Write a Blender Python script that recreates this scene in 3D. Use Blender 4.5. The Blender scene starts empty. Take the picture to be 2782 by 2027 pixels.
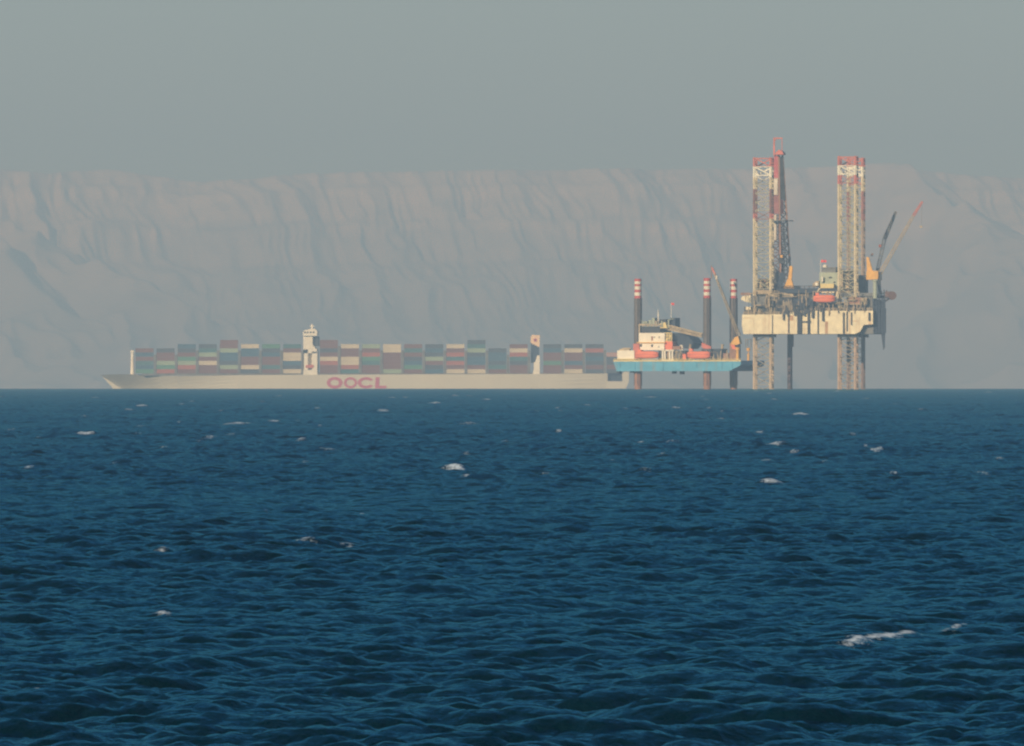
import bpy, math, random
import numpy as np
from mathutils import Vector, Matrix

# ------------------------------------------------------------------ scene, camera, light
S = bpy.context.scene
COL = S.collection
R = math.radians
rng = random.Random(7)

RE = 7.43e6            # effective earth radius (with refraction), metres
EYE = 3.5              # the photographer's eye is 3.5 m above the sea
F = 28265.0            # focal length in pixels of the 2782 px wide photograph
ROW0 = 1029.3           # eye-level row of the photograph

cam = bpy.data.cameras.new('camera')
camo = bpy.data.objects.new('camera', cam); COL.objects.link(camo)
cam.sensor_fit = 'HORIZONTAL'; cam.sensor_width = 36.0
cam.lens = 36.0 * F / 2782.0
cam.clip_start = 1.0; cam.clip_end = 80000.0
camo.location = (0, 0, EYE)
camo.rotation_euler = (R(90) - (1013.5 - ROW0) / F, 0, 0)
S.camera = camo

SUN_EL, SUN_AZ = R(19), R(212)      # azimuth clockwise from +Y: behind the camera, to its left
sun_dir = Vector((math.sin(SUN_AZ) * math.cos(SUN_EL), math.cos(SUN_AZ) * math.cos(SUN_EL), math.sin(SUN_EL)))
sl = bpy.data.lights.new('sun', 'SUN'); sl.energy = 5.0; sl.angle = R(0.6); sl.color = (1.0, 0.83, 0.60)
so = bpy.data.objects.new('sun', sl); COL.objects.link(so)
so.rotation_euler = (-sun_dir).to_track_quat('-Z', 'Y').to_euler()
so.location = (-300, -300, 300)

W = bpy.data.worlds.new('World'); S.world = W; W.use_nodes = True
wn = W.node_tree
bg = wn.nodes['Background']
sky = wn.nodes.new('ShaderNodeTexSky'); sky.sky_type = 'NISHITA'; sky.sun_disc = False
sky.sun_elevation = SUN_EL; sky.sun_rotation = SUN_AZ
sky.air_density = 1.0; sky.dust_density = 0.0; sky.ozone_density = 4.0; sky.altitude = 0
wn.links.new(sky.outputs[0], bg.inputs[0]); bg.inputs[1].default_value = 0.055

S.view_settings.view_transform = 'Standard'; S.view_settings.look = 'None'
S.view_settings.gamma = 1.0; S.view_settings.exposure = 0.25
S.cycles.use_denoising = True
S.cycles.filter_width = 2.2
S.cycles.max_bounces = 6; S.cycles.volume_bounces = 0; S.cycles.transparent_max_bounces = 8

# ------------------------------------------------------------------ materials
def mat(name, col, rough=0.6, var=0.15, scale=0.3, spec=0.3, metal=0.0, streak=None, streak_amt=0.0):
    m = bpy.data.materials.new(name); m.use_nodes = True
    t = m.node_tree; b = t.nodes['Principled BSDF']
    b.inputs['Roughness'].default_value = rough
    b.inputs['Specular IOR Level'].default_value = spec
    b.inputs['Metallic'].default_value = metal
    tc = t.nodes.new('ShaderNodeTexCoord')
    nz = t.nodes.new('ShaderNodeTexNoise'); nz.inputs['Scale'].default_value = scale; nz.inputs['Detail'].default_value = 5
    t.links.new(tc.outputs['Object'], nz.inputs['Vector'])
    rp = t.nodes.new('ShaderNodeValToRGB')
    rp.color_ramp.elements[0].position = 0.3; rp.color_ramp.elements[1].position = 0.7
    rp.color_ramp.elements[0].color = tuple(c * (1 - var) for c in col) + (1,)
    rp.color_ramp.elements[1].color = tuple(min(1, c * (1 + var)) for c in col) + (1,)
    t.links.new(nz.outputs['Fac'], rp.inputs['Fac'])
    out = rp.outputs['Color']
    if streak:
        mp = t.nodes.new('ShaderNodeMapping'); mp.inputs['Scale'].default_value = (0.55, 0.55, 0.05)
        t.links.new(tc.outputs['Object'], mp.inputs['Vector'])
        n2 = t.nodes.new('ShaderNodeTexNoise'); n2.inputs['Scale'].default_value = 1.0; n2.inputs['Detail'].default_value = 4
        t.links.new(mp.outputs[0], n2.inputs['Vector'])
        r2 = t.nodes.new('ShaderNodeValToRGB')
        r2.color_ramp.elements[0].position = 0.56; r2.color_ramp.elements[1].position = 0.72
        r2.color_ramp.elements[0].color = (0, 0, 0, 1); r2.color_ramp.elements[1].color = (streak_amt,) * 3 + (1,)
        t.links.new(n2.outputs['Fac'], r2.inputs['Fac'])
        mx = t.nodes.new('ShaderNodeMix'); mx.data_type = 'RGBA'
        t.links.new(r2.outputs['Color'], mx.inputs[0]); t.links.new(out, mx.inputs[6]); mx.inputs[7].default_value = tuple(streak) + (1,)
        out = mx.outputs[2]
    t.links.new(out, b.inputs['Base Color'])
    return m

def banded(name, bands, zmax, rough=0.6):
    """paint bands by height above the sea: bands = [(z_from, colour), ...] ascending"""
    m = bpy.data.materials.new(name); m.use_nodes = True
    t = m.node_tree; b = t.nodes['Principled BSDF']; b.inputs['Roughness'].default_value = rough
    b.inputs['Specular IOR Level'].default_value = 0.25
    tc = t.nodes.new('ShaderNodeTexCoord'); sp = t.nodes.new('ShaderNodeSeparateXYZ')
    t.links.new(tc.outputs['Object'], sp.inputs[0])
    d = t.nodes.new('ShaderNodeMath'); d.operation = 'DIVIDE'; d.inputs[1].default_value = zmax
    t.links.new(sp.outputs['Z'], d.inputs[0])
    rp = t.nodes.new('ShaderNodeValToRGB'); cr = rp.color_ramp; cr.interpolation = 'CONSTANT'
    cr.elements[0].position = 0.0; cr.elements[0].color = tuple(bands[0][1]) + (1,)
    cr.elements[1].position = bands[-1][0] / zmax; cr.elements[1].color = tuple(bands[-1][1]) + (1,)
    for z, c in bands[1:-1]:
        e = cr.elements.new(z / zmax); e.color = tuple(c) + (1,)
    t.links.new(d.outputs[0], rp.inputs['Fac'])
    nz = t.nodes.new('ShaderNodeTexNoise'); nz.inputs['Scale'].default_value = 0.35; nz.inputs['Detail'].default_value = 4
    t.links.new(tc.outputs['Object'], nz.inputs['Vector'])
    r2 = t.nodes.new('ShaderNodeMapRange'); r2.inputs[1].default_value = 0.3; r2.inputs[2].default_value = 0.7
    r2.inputs[3].default_value = 0.7; r2.inputs[4].default_value = 1.1
    t.links.new(nz.outputs['Fac'], r2.inputs[0])
    mx = t.nodes.new('ShaderNodeVectorMath'); mx.operation = 'SCALE'
    t.links.new(rp.outputs['Color'], mx.inputs[0]); t.links.new(r2.outputs[0], mx.inputs['Scale'])
    t.links.new(mx.outputs[0], b.inputs['Base Color'])
    return m

M = {}
M['cream_paint'] = mat('cream_paint', (0.80, 0.70, 0.46), streak=(0.42, 0.2, 0.08), streak_amt=0.5)
M['white_paint'] = mat('white_paint', (0.82, 0.76, 0.62), var=0.08)
M['ship_white'] = mat('ship_white', (0.56, 0.52, 0.41), var=0.05, scale=0.03, streak=(0.45, 0.35, 0.25), streak_amt=0.12)
M['blue_paint'] = mat('blue_paint', (0.09, 0.34, 0.50), var=0.15, streak=(0.25, 0.22, 0.18), streak_amt=0.6)
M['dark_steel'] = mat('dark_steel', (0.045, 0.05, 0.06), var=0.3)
M['navy_and_shade'] = mat('navy_and_shade', (0.025, 0.04, 0.07), var=0.2)  # navy paint; also colours parts that only stand in shade
M['grey_steel'] = mat('grey_steel', (0.16, 0.16, 0.15), var=0.3)
M['tan_steel'] = mat('tan_steel', (0.42, 0.33, 0.2), var=0.25)
M['rust_steel'] = mat('rust_steel', (0.30, 0.16, 0.10), var=0.3)
M['green_grey'] = mat('green_grey', (0.36, 0.40, 0.30), var=0.15)
M['yellow_paint'] = mat('yellow_paint', (0.74, 0.40, 0.07), var=0.15)
M['pale_yellow'] = mat('pale_yellow', (0.75, 0.6, 0.25), var=0.15)
M['orange_paint'] = mat('orange_paint', (0.80, 0.20, 0.10), var=0.08)
M['red_paint'] = mat('red_paint', (0.56, 0.16, 0.11), var=0.2)
M['window_glass'] = mat('window_glass', (0.03, 0.03, 0.035), rough=0.2, spec=0.5)
M['magenta_paint'] = mat('magenta_paint', (0.48, 0.10, 0.16), var=0.06)
M['flag_red'] = mat('flag_red', (0.8, 0.06, 0.04), var=0.05)
M['funnel_cream'] = mat('funnel_cream', (0.86, 0.60, 0.36), var=0.05)

# ------------------------------------------------------------------ mesh helpers
class MB:
    def __init__(self): self.v = []; self.f = []
    def add(self, vs, fs):
        o = len(self.v); self.v += [tuple(p) for p in vs]; self.f += [[o + i for i in f] for f in fs]
    def box(self, x0, x1, y0, y1, z0, z1):
        self.add([(x0,y0,z0),(x1,y0,z0),(x1,y1,z0),(x0,y1,z0),(x0,y0,z1),(x1,y0,z1),(x1,y1,z1),(x0,y1,z1)],
                 [(0,3,2,1),(4,5,6,7),(0,1,5,4),(1,2,6,5),(2,3,7,6),(3,0,4,7)]); return self
    def beam(self, p, q, w, h=None):
        h = h or w
        p = Vector(p); q = Vector(q); d = (q - p).normalized()
        up = Vector((0,0,1)) if abs(d.z) < 0.95 else Vector((0,1,0))
        a = d.cross(up).normalized() * w / 2; b = a.cross(d).normalized() * h / 2
        vs = [p-a-b, p+a-b, p+a+b, p-a+b, q-a-b, q+a-b, q+a+b, q-a+b]
        self.add(vs, [(0,1,2,3),(7,6,5,4),(4,5,1,0),(5,6,2,1),(6,7,3,2),(7,4,0,3)]); return self
    def tube(self, p, q, r0, r1=None, n=14):
        r1 = r0 if r1 is None else r1
        p = Vector(p); q = Vector(q); d = (q - p).normalized()
        up = Vector((0,0,1)) if abs(d.z) < 0.95 else Vector((1,0,0))
        a = d.cross(up).normalized(); b = d.cross(a).normalized()
        vs = []
        for c, r in ((p, r0), (q, r1)):
            for i in range(n):
                t = 2 * math.pi * i / n; vs.append(c + (a * math.cos(t) + b * math.sin(t)) * r)
        fs = [(i, (i+1) % n, n + (i+1) % n, n + i) for i in range(n)] + [tuple(range(n-1, -1, -1)), tuple(range(n, 2*n))]
        self.add(vs, fs); return self
    def prism(self, poly, y0, y1):
        """polygon in (x, z), extruded along y"""
        n = len(poly)
        vs = [(x, y0, z) for x, z in poly] + [(x, y1, z) for x, z in poly]
        self.add(vs, [tuple(range(n)), tuple(range(2*n-1, n-1, -1))] + [(i, n+i, n+(i+1) % n, (i+1) % n) for i in range(n)]); return self
    def lattice(self, p, q, w0, w1, n, t, td):
        """square lattice boom from p to q"""
        p = Vector(p); q = Vector(q); d = (q - p).normalized()
        a = d.cross(Vector((0,1,0))).normalized(); b = a.cross(d).normalized()
        def c(i, sx, sy):
            k = i / n; w = (w0 + (w1 - w0) * k) / 2
            return p + (q - p) * k + a * w * sx + b * w * sy
        cs = ((-1,-1),(1,-1),(1,1),(-1,1))
        for s in cs: self.beam(c(0,*s), c(n,*s), t)
        for i in range(n):
            for j in range(4):
                s0, s1 = cs[j], cs[(j+1) % 4]
                if i % 2: s0, s1 = s1, s0
                self.beam(c(i,*s0), c(i+1,*s1), td); self.beam(c(i,*s0), c(i,*s1), td)
        return self
    def loft(self, rings):
        n = len(rings[0]); o = len(self.v)
        for r in rings: self.v += [tuple(p) for p in r]
        for k in range(len(rings) - 1):
            for i in range(n):
                a = o + k*n + i; b = o + k*n + (i+1) % n
                self.f.append([a, b, b + n, a + n])
        self.f.append([o + i for i in range(n-1, -1, -1)]); e = o + (len(rings)-1)*n
        self.f.append([e + i for i in range(n)]); return self
    def mesh(self, name):
        m = bpy.data.meshes.new(name); m.from_pydata(self.v, [], self.f); m.update()
        import bmesh
        bm = bmesh.new(); bm.from_mesh(m); bmesh.ops.recalc_face_normals(bm, faces=bm.faces); bm.to_mesh(m); bm.free()
        return m
    def build(self, name, material, parent=None, smooth=False):
        m = self.mesh(name); m.materials.append(M[material] if isinstance(material, str) else material)
        if smooth: m.polygons.foreach_set('use_smooth', [True] * len(m.polygons))
        o = bpy.data.objects.new(name, m); COL.objects.link(o)
        if parent: o.parent = parent
        return o

def tag(o, label=None, cat=None, group=None, kind=None):
    if label: o['label'] = label
    if cat: o['category'] = cat
    if group: o['group'] = group
    if kind: o['kind'] = kind
    return o

def empty(name, loc, rz=0.0):
    o = bpy.data.objects.new(name, None); COL.objects.link(o)
    o.location = loc; o.rotation_euler = (0, 0, rz); o.empty_display_size = 1; return o

class Site:
    """a place on the sea: turns photo measurements into metres in the frame of what stands there"""
    def __init__(self, px0, D, yaw):
        self.px0, self.D, self.th = px0, D, R(yaw); self.s = D / F
        self.row = ROW0 + F * (EYE / D + D / (2 * RE))
        self.origin = Vector(((px0 - 1391) * self.s, D, -D * D / (2 * RE)))
    def x(self, px, y=0.0): return ((px - self.px0) * self.s + y * math.sin(self.th)) / math.cos(self.th)
    def z(self, row): return (self.row - row) * self.s
    def p(self, px, row, y=0.0): return Vector((self.x(px, y), y, self.z(row)))
    def world(self, v): return self.origin + Matrix.Rotation(self.th, 3, 'Z') @ Vector(v)
    def box(self, mb, px0, px1, r0, r1, y0, y1):
        return mb.box(self.x(px0, y0), self.x(px1, y0), y0, y1, self.z(r1), self.z(r0))

# ------------------------------------------------------------------ the sea
def ocean_tile(N, L, lam_lo, lam_hi, lam_peak, wind, rms_slope, seed, spread=2):
    r = np.random.default_rng(seed)
    k1 = 2 * np.pi * np.fft.fftfreq(N, L / N)
    kx, ky = np.meshgrid(k1, k1, indexing='ij'); k = np.hypot(kx, ky); k[0, 0] = 1
    kp = 2 * np.pi / lam_peak
    P = np.exp(-1.25 * (kp / k) ** 2) / k ** 3.35
    cosd = (kx * math.cos(wind) + ky * math.sin(wind)) / k
    P *= np.where(cosd > 0, np.abs(cosd) ** spread, 0.25 * np.abs(cosd) ** spread) + 0.10
    P[(k > 2 * np.pi / lam_lo) | (k < 2 * np.pi / lam_hi)] = 0; P[0, 0] = 0
    h = np.fft.fft2(r.standard_normal((N, N))) * np.sqrt(P)
    sx = np.fft.ifft2(1j * kx * h).real; sy = np.fft.ifft2(1j * ky * h).real
    a = rms_slope / np.sqrt((sx ** 2 + sy ** 2).mean()); h *= a
    H = np.fft.ifft2(h).real
    dx = np.fft.ifft2(1j * kx / k * h).real; dy = np.fft.ifft2(1j * ky / k * h).real
    return H.astype(np.float32), dx.astype(np.float32), dy.astype(np.float32), L

def sample(t, A, x, y):
    N = A.shape[0]; u = (x / t) % 1 * N; v = (y / t) % 1 * N
    i = np.floor(u).astype(int); j = np.floor(v).astype(int); fu = u - i; fv = v - j
    i %= N; j %= N; i1 = (i + 1) % N; j1 = (j + 1) % N
    return (A[i, j] * (1-fu) * (1-fv) + A[i1, j] * fu * (1-fv) + A[i, j1] * (1-fu) * fv + A[i1, j1] * fu * fv)

def sea_dist(row):
    a = (row - ROW0) / F
    return RE * (a - math.sqrt(max(0, a * a - 2 * EYE / RE)))

# breaking crests: photo column, photo row, width in photo pixels, strength, tilt
CAPS = [(233,1186,42,1.0,0),(352,1112,22,.6,0),(385,1106,30,.9,0),(258,1087,26,.6,0),(647,1153,52,.8,.06),(745,1151,42,.8,-.05),
 (628,1184,30,.35,-.1),(886,1230,55,.5,0),(1043,1118,34,.7,-.1),(1182,1098,32,.8,0),(1240,1080,22,.6,0),(1276,1080,18,.5,0),
 (1322,1088,26,.7,-.1),(1065,1081,20,.6,0),(1104,1081,22,.6,0),(1282,1157,58,.5,0),(1233,1276,60,1.0,-.03),(1270,1296,26,.5,-.1),
 (1767,1081,42,.7,0),(1837,1107,26,.9,0),(2178,1125,44,.9,0),(2105,1221,98,.8,.02),(1746,1205,16,.7,0),(1828,1208,34,.4,0),
 (1908,1078,14,.5,0),(1926,1112,12,.6,0),(2098,1323,54,.9,0),(2377,1226,38,.7,.15),(2688,1072,26,.6,0),(436,1682,66,.7,-.05),
 (110,1896,40,.7,0),(2385,1742,230,1.0,.13),(2600,1716,80,.5,.08),(1515,1112,14,.6,0),(1372,1205,22,.4,0),(1519,1173,14,.7,0),
 (2086,1258,22,.6,0),(440,1507,40,.4,.1),(828,1493,40,.45,0),(940,1485,44,.45,0),(718,1401,14,.4,0),(1445,1690,18,.2,0),
 (495,1098,16,.5,0),(520,1094,16,.5,0),(713,1092,14,.4,0),(600,1123,12,.4,0),(485,1147,10,.5,0),(107,1198,14,.3,0),(227,1132,22,.4,0),
 (385,1160,26,.4,0),(2358,1080,16,.4,0),(2430,1096,20,.35,0),(2500,1113,14,.5,0),(2315,1183,14,.5,0),(1596,1105,16,.5,0),(1525,1118,14,.4,0),
 (376,1187,20,.4,0),(538,1206,14,.4,0),(1340,1205,10,.4,0),(2000,1112,14,.3,0),(2235,1264,24,.4,0),(1660,1253,12,.5,0),(985,1401,16,.35,0),
 (2052,1069,16,.9,0),(2090,1068,12,.8,0),(2276,1068,14,.8,0),(1735,1068,12,.5,0),(1920,1068,12,.5,0)]

_cr = random.Random(5)
for _ in range(34):
    _t = _cr.random() ** 1.6
    CAPS.append((_cr.uniform(0, 2782), 1072 + 230 * _t, _cr.uniform(7, 16) * (1 + _t), _cr.uniform(.3, .6), _cr.uniform(-.1, .1)))

def build_sea():
    rows = [6.0, 20.0, 45.0, 70.0, 84.0]; d = 91.0
    while d < 7900: rows.append(d); d += max(0.105, 0.00092 * d)
    rows.append(9000.0)
    rows = np.array(rows)
    fine = np.arange(-0.056, 0.056001, 9.8e-5)
    ang = np.concatenate([[-0.5, -0.35, -0.25, -0.17, -0.12, -0.09, -0.07], fine, [0.07, 0.09, 0.12, 0.17, 0.25, 0.35, 0.5]])
    nr, nc = len(rows), len(ang)
    D = np.repeat(rows[:, None], nc, 1); A = np.repeat(ang[None, :], nr, 0)
    X = (D * np.tan(A)); Y = D.copy()
    wind = R(-70)      # the waves run towards the viewer and slightly to the right
    t1 = ocean_tile(1024, 97.3, 0.35, 17.5, 2.4, wind, 0.27, 3, 1.2)
    t2 = ocean_tile(512, 11.0, 0.105, 0.35, 0.32, wind + .25, 0.15, 9, 1)
    t3 = ocean_tile(512, 152.0, 2.7, 27.0, 6.6, wind - .3, 0.065, 5, 2)
    Z = np.zeros_like(X); DX = np.zeros_like(X); DY = np.zeros_like(X)
    for (h, dx, dy, L), rot in ((t1, 0.0), (t2, 0.31), (t3, 0.0)):
        c, s = math.cos(rot), math.sin(rot); u = X * c + Y * s; v = -X * s + Y * c
        Z += sample(L, h, u, v); a = sample(L, dx, u, v); b = sample(L, dy, u, v)
        DX += a * c - b * s; DY += a * s + b * c
    # gusts: slowly changing roughness
    gx, gy = X / 27.0, Y / 63.0
    gust = 1 + 0.26 * np.sin(gx + 1.3 * np.sin(gy)) * np.sin(gy * 1.7 + gx * .4)
    edge = np.where((np.abs(A) > 0.06) | (D < 88), 0.0, 1.0)
    Z *= gust * edge
    foam = np.zeros_like(X); lift = np.zeros_like(X)
    for (px, row, w, st, tilt) in CAPS:
        dd = sea_dist(row); x0 = (px - 1391) / F * dd; hw = w * .62 / F * dd
        da, db = sea_dist(row + 5), sea_dist(max(row - 5, ROW0 + 28.5))
        ia, ib = np.searchsorted(rows, [da, db]); jc = np.searchsorted(ang, [(x0 - .4 * hw) / dd, (x0 + .4 * hw) / dd])
        if ib - ia > 2:
            prof = Z[ia:ib, jc[0]:jc[1] + 1].mean(1); dd = float(rows[ia + int(np.argmax(prof))]); x0 = (px - 1391) / F * dd; hw = w * .62 / F * dd
        i0, i1 = np.searchsorted(rows, [dd - 14 * hw - 9, dd + 14 * hw + 9])
        j0, j1 = np.searchsorted(ang, [(x0 - 2.2 * hw) / dd, (x0 + 2.2 * hw) / dd])
        if i1 - i0 < 2 or j1 - j0 < 2: continue
        sl_ = (slice(i0, i1), slice(j0, j1)); x = X[sl_] - x0
        slope = tilt * dd / EYE                    # a tilted crest runs away along the water
        wob = hw * .22 * np.sin(x / hw * 2.1 + px) + hw * .05 * np.sin(x / hw * 5.3 + row)
        yc = dd + slope * x + wob
        y = Y[sl_] - yc
        ln = np.clip(1 - (np.abs(x) / hw) ** 2.2, 0, 1)
        wy = max(min(0.40 * hw, 0.21), 0.0012 * dd * 1.1, 0.10) * math.sqrt(1 + (.6 * slope) ** 2)
        pr = np.exp(-np.where(y < 0, (y / (wy * 1.1)) ** 2, (y / (wy * .7)) ** 2))
        hgt = min(0.17, 0.035 + 0.09 * hw) * (.5 + .5 * st) * (.5 if w > 120 else .9)
        ridge = np.clip(1.35 - np.abs(x) / (hw * 1.5), 0, 1)
        lift[sl_] += hgt * np.exp(-(y / (wy * 1.6)) ** 2) * ridge ** 2
        foam[sl_] = np.maximum(foam[sl_], st * pr * ln ** .6)
    ch = 0.95
    Xp = X - DX * ch * edge; Yp = Y - DY * ch * edge
    Zp = Z + lift - (Xp ** 2 + Yp ** 2) / (2 * RE)
    co = np.stack([Xp, Yp, Zp], -1).reshape(-1, 3).astype(np.float32)
    idx = np.arange(nr * nc).reshape(nr, nc)
    q = np.stack([idx[:-1, :-1], idx[:-1, 1:], idx[1:, 1:], idx[1:, :-1]], -1).reshape(-1, 4).astype(np.int32)
    me = bpy.data.meshes.new('water')
    me.vertices.add(len(co)); me.vertices.foreach_set('co', co.ravel())
    me.loops.add(q.size); me.loops.foreach_set('vertex_index', q.ravel())
    me.polygons.add(len(q)); me.polygons.foreach_set('loop_start', np.arange(0, q.size, 4, dtype=np.int32))
    me.polygons.foreach_set('use_smooth', np.ones(len(q), dtype=bool))
    at = me.attributes.new('foam', 'FLOAT', 'POINT'); at.data.foreach_set('value', foam.ravel().astype(np.float32))
    me.update(calc_edges=True)
    o = bpy.data.objects.new('water', me); COL.objects.link(o)
    tag(o, 'choppy dark blue sea with scattered white wave crests', kind='structure')
    m = bpy.data.materials.new('sea_water'); m.use_nodes = True; t = m.node_tree
    t.nodes.remove(t.nodes['Principled BSDF'])
    df = t.nodes.new('ShaderNodeBsdfDiffuse'); df.inputs[0].default_value = (0.001, 0.012, 0.02, 1)
    gl = t.nodes.new('ShaderNodeBsdfGlossy'); gl.inputs['Color'].default_value = (0.125, 0.44, 0.60, 1); gl.inputs['Roughness'].default_value = 0.10
    fr = t.nodes.new('ShaderNodeFresnel'); fr.inputs['IOR'].default_value = 1.333
    wt = t.nodes.new('ShaderNodeMixShader')
    t.links.new(fr.outputs[0], wt.inputs[0]); t.links.new(df.outputs[0], wt.inputs[1]); t.links.new(gl.outputs[0], wt.inputs[2])
    tc = t.nodes.new('ShaderNodeTexCoord')
    mp = t.nodes.new('ShaderNodeMapping'); mp.inputs['Scale'].default_value = (1.0, 0.7, 1.0)
    t.links.new(tc.outputs['Object'], mp.inputs['Vector'])
    n1 = t.nodes.new('ShaderNodeTexNoise'); n1.inputs['Scale'].default_value = 8.5; n1.inputs['Detail'].default_value = 4; n1.inputs['Roughness'].default_value = 0.6
    t.links.new(mp.outputs[0], n1.inputs['Vector'])
    bp = t.nodes.new('ShaderNodeBump'); bp.inputs['Strength'].default_value = 1.0; bp.inputs['Distance'].default_value = 0.03
    n3 = t.nodes.new('ShaderNodeTexNoise'); n3.inputs['Scale'].default_value = 2.3; n3.inputs['Detail'].default_value = 2
    t.links.new(mp.outputs[0], n3.inputs['Vector'])
    b3 = t.nodes.new('ShaderNodeBump'); b3.inputs['Strength'].default_value = 1.0; b3.inputs['Distance'].default_value = 0.11
    t.links.new(n3.outputs['Fac'], b3.inputs['Height']); t.links.new(b3.outputs[0], bp.inputs['Normal'])
    t.links.new(n1.outputs['Fac'], bp.inputs['Height']); 
    for nd in (df, gl, fr): t.links.new(bp.outputs[0], nd.inputs['Normal'])
    fa = t.nodes.new('ShaderNodeAttribute'); fa.attribute_name = 'foam'
    n2 = t.nodes.new('ShaderNodeTexNoise'); n2.inputs['Scale'].default_value = 1.0; n2.inputs['Detail'].default_value = 6; n2.inputs['Roughness'].default_value = 0.7
    m2 = t.nodes.new('ShaderNodeMapping'); m2.inputs['Scale'].default_value = (8.5, 4.3, 8.5)
    t.links.new(tc.outputs['Object'], m2.inputs['Vector']); t.links.new(m2.outputs[0], n2.inputs['Vector'])
    ad = t.nodes.new('ShaderNodeMath'); ad.operation = 'MULTIPLY_ADD'; ad.inputs[1].default_value = 2.4; ad.inputs[2].default_value = -1.2
    t.links.new(n2.outputs['Fac'], ad.inputs[0])
    sm = t.nodes.new('ShaderNodeMath'); sm.operation = 'ADD'; t.links.new(fa.outputs['Fac'], sm.inputs[0]); t.links.new(ad.outputs[0], sm.inputs[1])
    mr = t.nodes.new('ShaderNodeMapRange'); mr.inputs[1].default_value = 0.25; mr.inputs[2].default_value = 0.95; mr.clamp = True
    t.links.new(sm.outputs[0], mr.inputs[0])
    gt = t.nodes.new('ShaderNodeMath'); gt.operation = 'GREATER_THAN'; gt.inputs[1].default_value = 0.02; t.links.new(fa.outputs['Fac'], gt.inputs[0])
    ml = t.nodes.new('ShaderNodeMath'); ml.operation = 'MULTIPLY'; t.links.new(mr.outputs[0], ml.inputs[0]); t.links.new(gt.outputs[0], ml.inputs[1])
    fo = t.nodes.new('ShaderNodeBsdfDiffuse'); fo.inputs[0].default_value = (0.48, 0.57, 0.66, 1)
    mix = t.nodes.new('ShaderNodeMixShader'); t.links.new(ml.outputs[0], mix.inputs[0])
    t.links.new(wt.outputs[0], mix.inputs[1]); t.links.new(fo.outputs[0], mix.inputs[2])
    t.links.new(mix.outputs[0], t.nodes['Material Output'].inputs['Surface'])
    me.materials.append(m)
    return o
build_sea()

# ------------------------------------------------------------------ desert hills beyond the gulf
def value_noise(x, y, seed):
    r = np.random.default_rng(seed).random((256, 256)); i = np.floor(x).astype(int); j = np.floor(y).astype(int)
    u = x - i; v = y - j; u = u*u*(3-2*u); v = v*v*(3-2*v); i %= 256; j %= 256; k = (i+1) % 256; l = (j+1) % 256
    return r[i,j]*(1-u)*(1-v) + r[k,j]*u*(1-v) + r[i,l]*(1-u)*v + r[k,l]*u*v

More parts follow.
